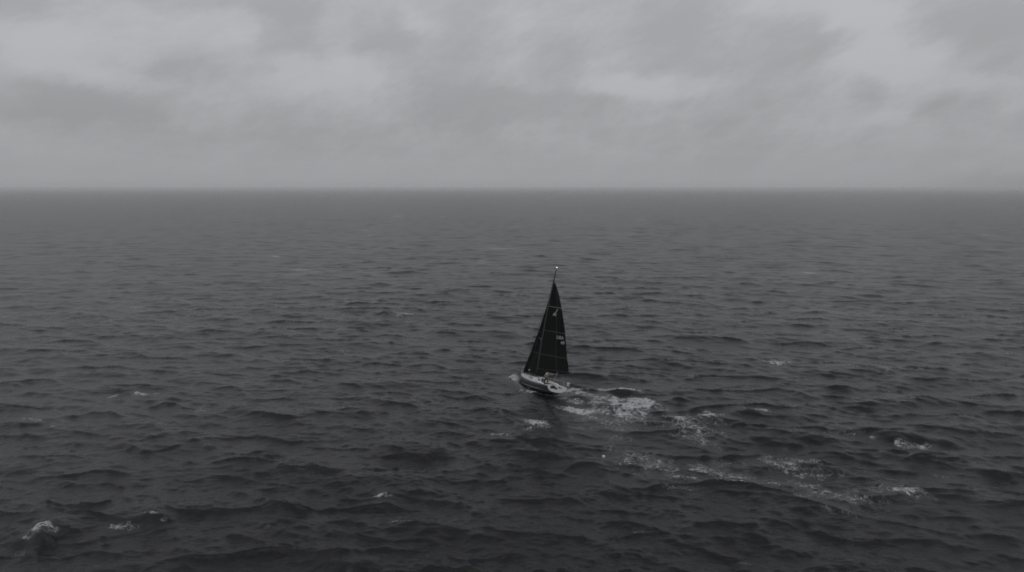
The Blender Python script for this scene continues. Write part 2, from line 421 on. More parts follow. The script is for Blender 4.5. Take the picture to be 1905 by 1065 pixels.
verts = np.concatenate([V.reshape(-1, 3), [[0, 0, 0]]])
me = bpy.data.meshes.new('water')
me.vertices.add(len(verts)); me.vertices.foreach_set('co', verts.astype(np.float32).ravel())
cen = len(verts) - 1
tris = np.array([[cen, (j + 1) % na, j] for j in range(na)], dtype=np.int32)
nl = quads.size + tris.size
me.loops.add(nl); me.loops.foreach_set('vertex_index', np.concatenate([quads.ravel(), tris.ravel()]).astype(np.int32))
me.polygons.add(len(quads) + len(tris))
ls = np.concatenate([np.arange(len(quads)) * 4, quads.size + np.arange(len(tris)) * 3]).astype(np.int32)
me.polygons.foreach_set('loop_start', ls)
me.update(calc_edges=True)
me.polygons.foreach_set('use_smooth', np.ones(len(me.polygons), dtype=bool))
at = me.attributes.new('foam', 'FLOAT', 'POINT')
at.data.foreach_set('value', np.concatenate([F.ravel(), [0]]).astype(np.float32))
at = me.attributes.new('ripple', 'FLOAT', 'POINT')      # micro-roughness: wavelets finer than the mesh
at.data.foreach_set('value', np.concatenate([U.ravel(), [.1]]).astype(np.float32))
del V, F, quads, verts

def water_material():
    m = bpy.data.materials.new('sea_water'); m.use_nodes = True
    t = NT(m.node_tree); b = t.n['Principled BSDF']
    geo = t.node('ShaderNodeNewGeometry'); P = geo.outputs['Position']
    fo = t.node('ShaderNodeAttribute', attribute_name='foam').outputs['Fac']
    flat = t.v('MULTIPLY', P, (1, 1, 0))
    # lacy foam: cell walls of two warped voronoi nets, walls thicker where foam is dense
    wv = t.v('MULTIPLY', t.v('SUBTRACT', t.noise(flat, .9, 5, .6, 0, 1), (.5, .5, .5)), (1.5, 1.5, 0))
    q = t.v('ADD', flat, wv)
    def net(sc, seed):
        vo = t.node('ShaderNodeTexVoronoi', feature='DISTANCE_TO_EDGE')
        t.put(vo.inputs['Vector'], t.v('ADD', q, (seed, seed * 2, 0))); vo.inputs['Scale'].default_value = sc
        return vo.outputs['Distance']
    d1, d2 = net(1.15, 0), net(3.1, 7)
    nz = t.noise(q, 2.2, 6, .65)
    patch = t.noise(flat, .45, 4, .6)
    dens = t.m('MULTIPLY', fo, t.ramp(patch, .3, .62, .55, 1.25))
    lw = t.m('MULTIPLY', t.m('MULTIPLY', dens, dens), .30)
    l1 = t.ramp(d1, t.m('MULTIPLY', lw, .15), t.m('ADD', lw, .02), 1, 0)
    l2 = t.ramp(d2, t.m('MULTIPLY', lw, .1), t.m('ADD', lw, .03), 1, 0)
    lace = t.m('MAXIMUM', l1, t.m('MULTIPLY', l2, .75))
    lace = t.m('MULTIPLY', lace, t.ramp(dens, .08, .35))
    lace = t.m('MULTIPLY', lace, t.ramp(nz, .38, .66, .0, 1))
    lace = t.m('MULTIPLY', lace, t.ramp(t.noise(flat, .22, 3, .5), .36, .6, .25, 1))
    nf = t.noise(q, 6.5, 5, .7)
    solid = t.ramp(t.m('ADD', t.m('MINIMUM', dens, 1.02), t.m('ADD', t.m('MULTIPLY', t.m('SUBTRACT', nz, .5), 2.2), t.m('MULTIPLY', t.m('SUBTRACT', nf, .5), 1.6))), .55, 1.12)
    froth = t.m('MAXIMUM', t.m('MULTIPLY', lace, .78), solid)
    fac = t.m('MULTIPLY', t.m('MULTIPLY', froth, .88), t.ramp(nf, .3, .6, .62, 1), clamp=True)
    aer = t.m('MULTIPLY', t.ramp(fo, .0, .7, 0, .60), t.ramp(nz, .3, .65, .35, 1))           # bubbles below the surface pale the water
    deep = (.0024, .0029, .0034, 1); pale = (.062, .068, .072, 1)
    body = t.mix(aer, deep, pale)
    t.put(b.inputs['Base Color'], t.mix(fac, body, (.50, .52, .54, 1)))
    t.put(b.inputs['Roughness'], t.m('ADD', t.node('ShaderNodeAttribute', attribute_name='ripple').outputs['Fac'], t.m('MULTIPLY', fac, .5), clamp=True))
    b.inputs['IOR'].default_value = 1.333
    b.inputs['Specular IOR Level'].default_value = .5
    # wind ripples
    rip = t.v('MULTIPLY', P, (1.0, 1.5, 1))
    h = t.m('ADD', t.m('MULTIPLY', t.noise(rip, 1.9, 6, .66, .3), 1.0), t.m('MULTIPLY', fac, .12))
    bp = t.node('ShaderNodeBump'); bp.inputs['Strength'].default_value = .9
    t.put(bp.inputs['Distance'], t.ramp(t.node('ShaderNodeAttribute', attribute_name='ripple').outputs['Fac'], .15, .30, .11, .05, False))
    t.l.new(h, bp.inputs['Height']); t.l.new(bp.outputs[0], b.inputs['Normal'])
    return m
sea = link('water', me, water_material(), None, False)
tag(sea, 'dark grey wind-ruffled open sea with scattered whitecaps and a lacy wake', 'sea', kind='structure')
# ------------------------------------------------------------------ materials of the boat
M_deck = pmat('deck_white', (.66, .66, .66), .55, noise=.12, nscale=3)
M_inner = pmat('cockpit_grey', (.56, .57, .58), .6, noise=.2, nscale=5)
M_carbon = pmat('carbon_black', (.004, .004, .005), .4, spec=.2)
M_black = pmat('black_fitting', (.012, .012, .013), .5)
M_window = pmat('smoked_window', (.008, .009, .010), .12)
M_steel = pmat('stainless_steel', (.45, .45, .46), .3, metal=1)
M_wire = pmat('rigging_wire', (.10, .10, .105), .4, metal=.6)
M_rope = pmat('pale_rope', (.34, .33, .31), .8)
M_track = pmat('grey_track', (.11, .115, .115), .5)
M_mark = pmat('sail_lettering', (.28, .29, .29), .7)
M_seam = pmat('seam_tape', (.05, .054, .054), .7)
M_hulltext = pmat('hull_lettering', (.17, .19, .21), .5)

def sail_material():
    m = bpy.data.materials.new('black_sailcloth'); m.use_nodes = True
    t = NT(m.node_tree); b = t.n['Principled BSDF']
    co = t.node('ShaderNodeTexCoord').outputs['Object']
    st = t.noise(t.v('MULTIPLY', co, (3, 3, .35)), 2.5, 5, .6)
    t.put(b.inputs['Base Color'], t.mix(t.ramp(st, .35, .7), (.0012, .0012, .0013, 1), (.0035, .004, .004, 1)))
    b.inputs['Roughness'].default_value = .62; b.inputs['Specular IOR Level'].default_value = .04
    return m
M_sail = sail_material()

def hull_material():
    m = bpy.data.materials.new('hull_paint'); m.use_nodes = True
    t = NT(m.node_tree); b = t.n['Principled BSDF']
    co = t.node('ShaderNodeTexCoord').outputs['Object']
    s = t.node('ShaderNodeSeparateXYZ'); t.l.new(co, s.inputs[0])
    z = s.outputs[2]
    grime = t.noise(t.v('MULTIPLY', co, (1, 1, 3)), 2.2, 5, .6)
    top = t.mix(t.ramp(grime, .3, .7), (.032, .039, .046, 1), (.024, .030, .036, 1))
    line = t.m('MULTIPLY', t.m('GREATER_THAN', z, .085), t.m('LESS_THAN', z, .165))
    c = t.mix(t.m('GREATER_THAN', z, .085), (.006, .006, .007, 1), top)
    c = t.mix(line, c, (.60, .61, .62, 1))
    t.put(b.inputs['Base Color'], c)
    b.inputs['Roughness'].default_value = .28
    return m
M_hull = hull_material()

# ------------------------------------------------------------------ sailing boat (boat axes: +x starboard, +y forward, +z up)
def root_empty(name, M4, label, cat):
    o = bpy.data.objects.new(name, None); COL.objects.link(o)
    o.empty_display_size = .5; o.matrix_world = M4
    return tag(o, label, cat)
boat = root_empty('sailboat', BOAT_M, 'heeling racing sailboat with black sails and a dark grey hull running across the open sea', 'sailboat')
I = np.interp
YS = [-5, -4, -3, -2, -1, 0, 1, 2, 3, 4, 5]
def hb(y): return float(I(y, YS, [1.42, 1.56, 1.66, 1.70, 1.66, 1.58, 1.45, 1.25, .95, .55, .03]))
def sheer(y): return float(I(y, [-5, -2, 1, 3, 5], [.84, .82, .90, 1.02, 1.20]))
def deep(y): return float(I(y, [-5, -3, 0, 3, 4.6, 5], [-.12, .18, .42, .34, .20, .10]))
def smoothf(f, y, r=.5): return (f(max(-5, y - r)) + 2 * f(y) + f(min(5, y + r))) / 4 if abs(y) < 4.5 else f(y)
def section(y, n=14):
    b, zs, D = smoothf(hb, y), smoothf(sheer, y), smoothf(deep, y); pts = []
    for j in range(n + 1):
        a = math.pi / 2 * j / n
        pts.append((b * math.sin(a) ** .77, y + .10 * (zs - (zs - (zs + D) * math.cos(a) ** .77)) * (-1 if y > 4.4 else 0) * (y - 4.4), zs - (zs + D) * math.cos(a) ** .77))
    return pts
ys = list(np.linspace(-5, 5, 51)); nS = 14
hv = []; hf = []
for y in ys:
    p = section(y, nS)
    hv += [(-x, yy, z) for x, yy, z in p[::-1]] + [(x, yy, z) for x, yy, z in p[1:]]
wN = 2 * nS + 1
for i in range(len(ys) - 1):
    for j in range(wN - 1):
        a = i * wN + j; hf.append((a, a + 1, a + wN + 1, a + wN))
hull = mesh('hull', hv, hf, M_hull, boat, True)
sol = hull.modifiers.new('skin', 'SOLIDIFY'); sol.thickness = .03; sol.offset = -1

# transom: white U, open in the middle above the cockpit floor
tr = MB(); FL = .42; CW = 1.02
p = section(-5, nS)
prof = [(-x, z) for x, _, z in p[::-1]] + [(x, z) for x, _, z in p[1:]]
prof = [(x * .985, max(z, z)) for x, z in prof]
inner = []
for x, z in prof:
    if z > FL + .02 and abs(x) > CW - .02: inner.append((math.copysign(CW, x), z))
    else: inner.append((max(-CW, min(CW, x)), FL))
bv = []
for k in range(len(prof)):
    bv += [(prof[k][0], -5.02, prof[k][1]), (inner[k][0], -5.02, inner[k][1]), (inner[k][0], -4.95, inner[k][1]), (prof[k][0], -4.95, prof[k][1])]
bf = []
for k in range(len(prof) - 1):
    for q in range(4): bf.append((4 * k + q, 4 * k + (q + 1) % 4, 4 * (k + 1) + (q + 1) % 4, 4 * (k + 1) + q))
tr.add(bv, bf); tr.build('transom', M_deck, boat)

# deck with cambered sides round a long cockpit well
dk = MB()
CY0, CY1 = -5.0, -1.25
rows = ys
dv = []; df = []; nX = 8
for i, y in enumerate(rows):
    b, zs = smoothf(hb, y) - .004, smoothf(sheer, y)
    for k in range(nX + 1):
        u = -1 + 2 * k / nX
        if y <= CY1 + .01:      # leave the well open
            xs = [-b, -(b * .5 + CW * .5), -CW - .04, -CW, CW, CW + .04, (b * .5 + CW * .5), b, b][k]
        else: xs = u * b
        dv.append((xs, y, zs + .012 + .07 * (1 - (xs / max(b, .05)) ** 2) * (1 if y > CY1 else .35)))
for i in range(len(rows) - 1):
    for k in range(nX):
        if rows[i + 1] <= CY1 + .01 and k in (3,): continue
        if rows[i] <= CY1 and rows[i + 1] > CY1 and k == 3: pass
        a = i * (nX + 1) + k; df.append((a, a + 1, a + nX + 2, a + nX + 1))
deck = mesh('deck', dv, df, M_deck, boat, False)
# toe rail
rl = MB()
for s in (-1, 1): rl.tube([(s * (smoothf(hb, y) - .02), y, smoothf(sheer, y) + .03) for y in ys[2:-2]], .018, 6)
rl.build('toe_rail', M_deck, deck)
# cockpit well
cw = MB()
cw.add([(-CW, CY0, FL), (CW, CY0, FL), (CW, CY1, FL), (-CW, CY1, FL),
        (-CW, CY0, .86), (CW, CY0, .86), (CW, CY1, .93), (-CW, CY1, .93)],
       [(0, 1, 2, 3), (0, 3, 7, 4), (1, 5, 6, 2)])
cockpit = cw.build('cockpit', M_inner, boat)
st = MB()
for s in (-1, 1): st.box((s * .80, -2.35, .58), (.44, 2.1, .30), bev=.04)
st.build('bench', M_deck, cockpit)
# coamings
cm = MB()
for s in (-1, 1):
    path = [(s * 1.10, -1.2, .99), (s * 1.16, -1.8, .98), (s * 1.19, -2.6, .95), (s * 1.19, -3.2, .90), (s * 1.18, -3.5, .84)]
    cm.tube(path, [.13, .13, .12, .10, .05], 10)
cm.build('coaming', M_deck, boat, True)
# coachroof
crv = []; crf = []
cy_ = [2.9, 2.6, 2.0, 1.2, .4, -.4, -1.1, -1.3]
cw_ = [.10, .36, .58, .76, .88, .95, .98, .98]
ch_ = [.01, .13, .25, .31, .35, .38, .40, .40]
nc = 12
for y, wd, hh in zip(cy_, cw_, ch_):
    zs = smoothf(sheer, y) + .03
    for k in range(nc + 1):
        a = math.pi * k / nc
        crv.append((-wd * math.copysign(abs(math.cos(a)) ** .5, math.cos(a)), y, zs + hh * math.sin(a) ** .45))
for i in range(len(cy_) - 1):
    for k in range(nc):
        a = i * (nc + 1) + k; crf.append((a, a + nc + 1, a + nc + 2, a + 1))
crf.append(tuple((len(cy_) - 1) * (nc + 1) + k for k in range(nc + 1))[::-1])
roof = mesh('coachroof', crv, crf, M_deck, boat, False)
def roof_pt(y, frac, off=.006):
    wd = float(I(y, cy_[::-1], cw_[::-1])); hh = float(I(y, cy_[::-1], ch_[::-1])); zs = smoothf(sheer, y) + .03
    a = math.pi * frac
    return Vector((-wd * math.copysign(abs(math.cos(a)) ** .5, math.cos(a)) * (1 + off), y, zs + hh * math.sin(a) ** .45 + off * .5))
for s in (0, 1):
    wv = []; n = 10
    for i in range(n + 1):
        y = 1.75 - 1.9 * i / n; tp = min(1, 5 * min(i / n, 1 - i / n) + .15)
        for fr in (.15 - .08 * tp, .15 + .08 * tp):
            wv.append(roof_pt(y, fr if s == 0 else 1 - fr, .018))
    f = [(2 * i, 2 * i + 1, 2 * i + 3, 2 * i + 2) for i in range(n)]
    wdw = mesh('window', wv, f, M_window, roof)
    wdw.modifiers.new('t', 'SOLIDIFY').thickness = .012
hm_ = MB(); hm_.box((0, 1.75, 1.31), (.5, .5, .05), bev=.015); hm_.build('hatch', M_window, roof)
gm = MB(); gm.box((0, -.75, 1.385), (.66, .95, .06), bev=.02); gm.build('sliding_hatch', M_deck, roof)
cp = MB(); cp.box((0, -1.33, 1.0), (.58, .05, .68), bev=.01); cp.build('companionway', M_black, roof)
for s in (-1, 1):
    q = MB(); q.box((s * .66, -1.32, 1.06), (.30, .035, .22), bev=.01); q.build('instrument_panel', M_black, roof)
ln = MB()
for s in (-1, 1):
    for o_ in (.28, .36, .44): ln.tube([(s * .12, .75, 1.29), (s * o_, .35, 1.335), (s * (o_ + .12), -.9, 1.36)], .012, 5)
ln.build('halyard', M_rope, roof)
fd = MB()
fd.box((0, 4.35, 1.19), (.46, .46, .035), bev=.01); fd.build('anchor_hatch', M_inner, deck)
jt = MB()
for s in (-1, 1):
    jt = MB(); jt.box((s * 1.02, .3, 1.02), (.04, 1.1, .035)); jt.build('jib_track', M_black, deck)

def winch(p, r=.09):
    m = MB(); m.tube([(p[0], p[1], p[2]), (p[0], p[1], p[2] + .05), (p[0], p[1], p[2] + .11), (p[0], p[1], p[2] + .17), (p[0], p[1], p[2] + .18)],
                     [r * 1.1, r * .72, r * .68, r * .95, r * .9], 14)
    return m.build('winch', M_black, boat, False)
winch((-1.17, -2.0, 1.09)); winch((1.17, -2.0, 1.09)); winch((-.58, -.95, 1.33), .075); winch((.58, -.95, 1.33), .075)
tv = MB(); tv.box((0, -2.9, .50), (1.9, .09, .10), bev=.01); tv.box((.3, -2.9, .60), (.2, .16, .10), bev=.02)
tv.build('traveller', M_black, cockpit)
tl = MB(); tl.tube([(0, -4.75, .62), (0, -4.2, .86), (-.12, -3.45, 1.02)], [.035, .03, .022], 8); tl.box((0, -4.78, .54), (.16, .16, .26), bev=.03)
tl.build('tiller', M_black, boat, True)
for s in (-1, 1):
    fb = MB(); fb.box((s * .45, -3.9, FL + .02), (.10, .9, .04), bev=.01); fb.build('foot_rest', M_black, cockpit)
ip = MB(); ip.box((CW - .03, -3.9, .66), (.03, .30, .16), bev=.008); ip.box((CW - .03, -4.3, .64), (.03, .18, .10), bev=.008)
ip.build('engine_panel', M_black, cockpit)

# appendages
rd = MB(); rd.box((0, -4.45, -.75), (.09, .42, 1.6), bev=.035); rd.build('rudder', M_black, boat)
kl = MB(); kl.box((0, .3, -1.2), (.14, .8, 1.7), bev=.06); kl.build('keel', M_black, boat)

# bowsprit, pulpit, pushpit, stanchions, lifelines
bs = MB(); bs.tube([(.22, 3.9, 1.10), (.16, 5.0, 1.16), (.08, 6.35, 1.22)], [.055, .05, .038], 10); bs.build('bowsprit', M_carbon, boat, True)
def rail_pt(y, h, s): return Vector((s * (smoothf(hb, y) - .06), y, smoothf(sheer, y) + h))
pp = MB()
for h in (.33, .62):
    pp.tube([rail_pt(3.9, h, -1), rail_pt(4.5, h, -1), (-.16, 4.95, 1.22 + h), (.16, 4.95, 1.22 + h), rail_pt(4.5, h, 1), rail_pt(3.9, h, 1)], .014, 6)
for s in (-1, 1):
    pp.tube([rail_pt(3.9, 0, s), rail_pt(3.9, .62, s)], .014, 6); pp.tube([rail_pt(4.7, 0, s), (s * .16, 4.95, 1.84)], .014, 6)
pp.build('pulpit', M_steel, boat, True)
for s in (-1, 1):
    ps = MB()
    for h in (.33, .62): ps.tube([rail_pt(-3.9, h, s), rail_pt(-4.75, h, s), rail_pt(-4.95, h, s) + Vector((-s * .15, 0, 0)), rail_pt(-4.95, h, s) + Vector((-s * .45, 0, -.02))], .014, 6)
    ps.tube([rail_pt(-3.9, 0, s), rail_pt(-3.9, .62, s)], .014, 6)
    ps.tube([rail_pt(-4.9, 0, s), rail_pt(-4.9, .62, s)], .014, 6)
    ps.tube([rail_pt(-4.95, 0, s) + Vector((-s * .30, 0, 0)), rail_pt(-4.95, .62, s) + Vector((-s * .45, 0, -.02))], .014, 6)
    ps.build('pushpit', M_steel, boat, True)
for s in (-1, 1):
    for y in (2.6, 1.1, -.5, -2.2):
        q = MB(); q.tube([rail_pt(y, 0, s), rail_pt(y, .62, s)], .013, 6); q.build('stanchion', M_steel, boat)
    for h in (.32, .61):
        q = MB(); q.tube([rail_pt(y, h, s) for y in (3.9, 2.6, 1.1, -.5, -2.2, -3.9)], .006, 5); q.build('lifeline', M_wire, boat)

# ------------------------------------------------------------------ rig
def mast_pt(t):
    a = Vector((0, .8, 1.5)); b_ = Vector((0, .11, 15.99)); p_ = a + (b_ - a) * t
    p_.y += .33 * math.sin(math.pi * min(max(t, 0), 1)); return p_
mm = MB(); tt = [-.03] + list(np.linspace(0, 1, 24))
mm.tube([mast_pt(t) for t in tt], [float(I(t, [0, .75, 1], [.105, .095, .055])) for t in tt], 12)
mast = mm.build('mast', M_carbon, boat, True)
tk = MB(); tk.tube([mast_pt(t) + Vector((-.03, -.115, 0)) for t in np.linspace(.055, .87, 22)], .022, 6); tk.build('luff_track', M_track, mast, True)
mc = MB(); mc.box(mast_pt(1) + Vector((0, -.10, .02)), (.09, .42, .07), bev=.015); mc.build('masthead_crane', M_carbon, mast)
va = MB(); va.tube([mast_pt(1) + Vector((0, .08, .03)), mast_pt(1) + Vector((0, .12, .95))], .008, 5); va.build('antenna', M_black, mast)
wi = MB(); wi.tube([mast_pt(1) + Vector((.05, -.3, .05)), mast_pt(1) + Vector((.06, -.42, -.1)), mast_pt(1) + Vector((.06, -.44, -.5))], .008, 5)
wi.build('wind_wand', M_black, mast)
ml = MB(); ml.ball(mast_pt(1) + Vector((.0, -.04, .13)), .085, (1, 1, .9))
lamp_m = bpy.data.materials.new('masthead_lamp'); lamp_m.use_nodes = True
lb = lamp_m.node_tree.nodes['Principled BSDF']; lb.inputs['Base Color'].default_value = (.8, .8, .8, 1)
lb.inputs['Emission Color'].default_value = (1, .98, .95, 1); lb.inputs['Emission Strength'].default_value = 1.5
ml.build('masthead_light', lamp_m, mast, True)
SP = [(.34, .92), (.62, .66)]
for t, wd in SP:
    for s in (-1, 1):
        q = MB(); a = mast_pt(t); q.tube([a, a + Vector((s * wd * .5, -.22, .02)), a + Vector((s * wd, -.42, .05))], [.035, .028, .02], 8)
        q.build('spreader', M_track, mast, True)
def tip(i, s): t, wd = SP[i]; return mast_pt(t) + Vector((s * wd, -.42, .05))
for s in (-1, 1):
    q = MB(); q.tube([Vector((s * 1.42, .35, .92)), tip(0, s), tip(1, s), mast_pt(.80)], .007, 5); q.build('shroud', M_wire, boat)
    q = MB(); q.tube([Vector((s * 1.38, .40, .92)), mast_pt(.345)], .006, 5); q.build('lower_shroud', M_wire, boat)
q = MB(); q.tube([mast_pt(1) + Vector((0, -.3, .02)), Vector((0, -3.4, 4.6)), Vector((0, -4.96, .95))], .008, 5); q.build('backstay', M_wire, boat)
TACK = Vector((0, 4.62, 1.42)); HEAD = mast_pt(.79)
q = MB(); q.tube([TACK + Vector((0, .04, -.2)), HEAD + Vector((0, .08, .1))], .014, 6); q.build('forestay', M_carbon, boat)
fu = MB(); fu.tube([TACK + Vector((0, .04, -.22)), TACK + Vector((0, .04, -.18)), TACK + Vector((0, .04, -.07)), TACK + Vector((0, .04, -.03))], [.10, .06, .06, .10], 12)
fu.build('furling_drum', M_black, boat, True)

# boom, off to starboard
BA = math.radians(40)
def bdir(a): return Vector((math.sin(a), -math.cos(a), 0))
G = mast_pt(.062) + Vector((0, -.1, 0)); BE = mast_pt(.080) + bdir(BA) * 4.72
bo = MB(); bo.tube([G + (BE - G) * u for u in (0, .05, .5, .95, 1)], [.06, .09, .10, .09, .07], 10); boom = bo.build('boom', M_carbon, boat, True)
be = MB(); be.box(BE + bdir(BA) * .02 + Vector((0, 0, -.05)), (.13, .13, .30), bev=.03); be.build('boom_end', M_black, boom)
rf = MB(); rf.tube([BE - bdir(BA) * .3, BE + bdir(BA) * .1 + Vector((0, 0, -.22)), BE + bdir(BA) * .35 + Vector((0, 0, -.35))], .022, 5); rf.ball(BE + bdir(BA) * .38 + Vector((0, 0, -.36)), .07)
rf.build('reefing_line', M_black, boom, True)
ms = MB(); mp = G + (BE - G) * .62 + Vector((0, 0, -.1))
for o_ in (-.05, .05): ms.tube([mp + Vector((o_, 0, 0)), Vector((.3 + o_, -2.9, .66))], .010, 5)
ms.build('mainsheet', M_rope, boat)
vg = MB(); vg.tube([mast_pt(-.005) + Vector((0, -.12, 0)), G + (BE - G) * .26 + Vector((0, 0, -.1))], .02, 6); vg.build('vang', M_black, boat)

# mainsail: chord, twist and camber read at each height
LT = [.075, .092, .151, .202, .325, .449, .549, .647, .749, .805, .862, .872]
LC = [4.34, 4.26, 4.02, 3.75, 3.28, 2.78, 2.28, 1.74, 1.13, .73, .22, .05]
LA = [41, 42, 43, 44, 46, 48, 49.5, 51, 53, 54, 55, 55]
def main_pt(t, c, off=0):
    """t up the luff, c metres back from it; off is to windward of the cloth"""
    C = float(I(t, LT, LC)); a = math.radians(float(I(t, LT, LA))); u = c / max(C, .01)
    h = bdir(a); n_ = Vector((math.cos(a), math.sin(a), 0))           # leeward normal
    camb = .075 * C * 4 * u * (1 - u) * (1 - .35 * (u - .4)) * min(1, .25 + (t - .06) * 6)
    p_ = mast_pt(t) + Vector((0, -.12, 0)) + h * (c + (.02 if c > 0 else 0)) + n_ * (camb - off)
    if t < .2: p_.z -= .42 * math.sin(math.pi * min(1, u)) ** 1.0 * ((.2 - t) / .13) ** 2 * .8
    return p_
nt, ncn = 70, 26
tv_ = np.linspace(.069, .872, nt + 1)
sv = []; sf = []
for t in tv_:
    C = float(I(t, LT, LC))
    for k in range(ncn + 1): sv.append(main_pt(t, C * k / ncn))
for i in range(nt):
    for k in range(ncn):
        a = i * (ncn + 1) + k; sf.append((a, a + 1, a + ncn + 2, a + ncn + 1))
main = mesh('mainsail', sv, sf, M_sail, boat, True)
so = main.modifiers.new('cloth', 'SOLIDIFY'); so.thickness = .012; so.offset = 0
def strip_on(fn, name, parent, mat, wd, off=.012):
    """fn(u) -> (t, c): a flat tape laid on the cloth, fn2 gives its other edge"""
    vs = []; n = 24
    for i in range(n + 1):
        t, c = fn(i / n)
        for d in (-.5, .5): vs.append(fn.surf(t + d * wd * fn.dt, c + d * wd * fn.dc, off))
    f = [(2 * i, 2 * i + 1, 2 * i + 3, 2 * i + 2) for i in range(n)]
    o = mesh(name, vs, f, mat, parent); o.modifiers.new('t', 'SOLIDIFY').thickness = .004
    return o
class F2:
    def __init__(s, f, surf, dt, dc): s.f = f; s.surf = surf; s.dt = dt; s.dc = dc
    def __call__(s, u): return s.f(u)
for t0, wd in ((.646, .085), (.421, .055), (.2, .055)):
    C = float(I(t0, LT, LC))
    strip_on(F2(lambda u: (t0, C * u * .995 + .01), main_pt, 1 / 14.5, 0), 'batten_seam', main, M_track if t0 > .6 else M_seam, wd)
def text_mesh(txt, size, place, name, parent, mat, shear=0, bold=.0, width=1.0):
    cu = bpy.data.curves.new(name, 'FONT'); cu.body = txt; cu.size = size; cu.shear = shear; cu.offset = bold
    cu.resolution_u = 3; cu.align_x = 'RIGHT'
    to = bpy.data.objects.new(name, cu); COL.objects.link(to)
    dg = bpy.context.evaluated_depsgraph_get(); m2 = bpy.data.meshes.new_from_object(to.evaluated_get(dg))
    bpy.data.objects.remove(to); bpy.data.curves.remove(cu)
    bm = bmesh.new(); bm.from_mesh(m2)
    bmesh.ops.triangulate(bm, faces=bm.faces[:]); bmesh.ops.subdivide_edges(bm, edges=[e for e in bm.edges if e.calc_length() > .12], cuts=2, use_grid_fill=False)
    bmesh.ops.triangulate(bm, faces=bm.faces[:])
    for v_ in bm.verts: v_.co = place(v_.co.x * width, v_.co.y)
    bm.to_mesh(m2); bm.free(); m2.name = name; m2.materials.clear()
    return link(name, m2, mat, parent, False)
text_mesh('USA', .60, lambda x, y: main_pt(.3635 + y / 14.5, 2.80 + x, .03), 'sail_letters', main, M_mark, bold=.010, width=.92)
text_mesh('49', .60, lambda x, y: main_pt(.3195 + y / 14.5, 3.03 + x, .03), 'sail_numbers', main, M_mark, bold=.010, width=.92)
text_mesh('J', .68, lambda x, y: main_pt(.599 + y / 14.5, 1.16 + x, .03), 'class_letter', main, M_mark, shear=.35, bold=.018)
text_mesh('99', .46, lambda x, y: main_pt(.566 + y / 14.5, 1.20 + x, .03), 'class_number', main, M_mark, bold=.014)
strip_on(F2(lambda u: (.566 - .006 * (u - .5), .62 + .6 * u), main_pt, 1 / 14.5, 0), 'class_underline', main, M_seam, .05, .03)

# jib, sheeted to starboard behind the mast
CLEW = Vector((1.05, .15, 1.62))
def jib_pt(v, u, off=0):
    a = TACK + (HEAD - TACK) * v; a = a + Vector((.10 * math.sin(math.pi * v), -.10 * math.sin(math.pi * v), 0))
    lee = CLEW + (HEAD - CLEW) * v + Vector((.45 * math.sin(math.pi * v), 0, 0))
    p_ = a + (lee - a) * u
    ch = (lee - a); n_ = Vector((-ch.y, ch.x, 0)); n_ = n_.normalized() if n_.length > 1e-4 else Vector((1, 0, 0))
    if n_.x < 0: n_ = -n_
    p_ += n_ * (.10 * ch.length * 4 * u * (1 - u) * (1.2 - .5 * u) - off)
    if v < .08: p_.z -= .18 * math.sin(math.pi * u) * (1 - v / .08)
    return p_
sv = []; sf = []; n1_, n2_ = 50, 22
for i in range(n1_ + 1):
    for k in range(n2_ + 1): sv.append(jib_pt(i / n1_ * .995, k / n2_))
for i in range(n1_):
    for k in range(n2_):
        a = i * (n2_ + 1) + k; sf.append((a, a + 1, a + n2_ + 2, a + n2_ + 1))
jib = mesh('jib', sv, sf, M_sail, boat, True)
so = jib.modifiers.new('cloth', 'SOLIDIFY'); so.thickness = .012; so.offset = 0
for v0 in (.26, .51):
    strip_on(F2(lambda u: (v0 - .01 * u, u), jib_pt, 1 / 12.5, 0), 'seam_tape', jib, M_seam, .04)
strip_on(F2(lambda u: (.035 + .016 * u, .17), jib_pt, 0, 1 / 3.5), 'sail_badge', jib, M_mark, .17)
strip_on(F2(lambda u: (.012, .12 + .35 * u), jib_pt, 1 / 12.5, 0), 'foot_tape', jib, M_seam, .05)
q = MB(); q.tube([CLEW, Vector((1.02, -.3, 1.10)), Vector((1.17, -1.9, 1.12))], .011, 5); q.build('jib_sheet', M_rope, boat)
# reefing slot cover: the pale tell-tale strip beside the mast
q = MB(); a = mast_pt(.318) + Vector((-.13, .12, 0)); q.tube([a, a + Vector((0, .02, .45))], .035, 6); q.build('mast_winch_line', M_track, mast)

# faded name along the port quarter (too small to read: strokes only)
nm = MB(); xs = -3.55; random.seed(9)
def port_pt(y, z, off):
    p_ = section(y, 28); zs_ = [q_[2] for q_ in p_]; xx = float(I(z, zs_, [q_[0] for q_ in p_]))
    return Vector((-xx - off, y, z))
for k in range(7):
    y0 = -3.25 - k * .20; hgt = .19
    for (ya, za, yb, zb) in random.choice([[(0, 0, 0, 1), (0, 1, .6, 1), (0, .5, .5, .5)], [(0, 0, 0, 1), (.65, 0, .65, 1), (0, .5, .65, .5)], [(0, 0, .35, 1), (.35, 1, .7, 0)], [(0, 0, 0, 1), (0, 0, .6, 0), (0, 1, .6, 1)]]):
        A = (y0 - ya * .17, .40 + za * hgt); B_ = (y0 - yb * .17, .40 + zb * hgt); L_ = math.hypot(A[0] - B_[0], A[1] - B_[1]); nx, nz = -(B_[1] - A[1]) / L_ * .02, (B_[0] - A[0]) / L_ * .02
        nm.add([port_pt(A[0] + nx, A[1] + nz, .006), port_pt(B_[0] + nx, B_[1] + nz, .006), port_pt(B_[0] - nx, B_[1] - nz, .006), port_pt(A[0] - nx, A[1] - nz, .006)], [(0, 1, 2, 3)])
nmo = nm.build('hull_lettering', M_hulltext, hull); nmo.modifiers.new('t', 'SOLIDIFY').thickness = .003

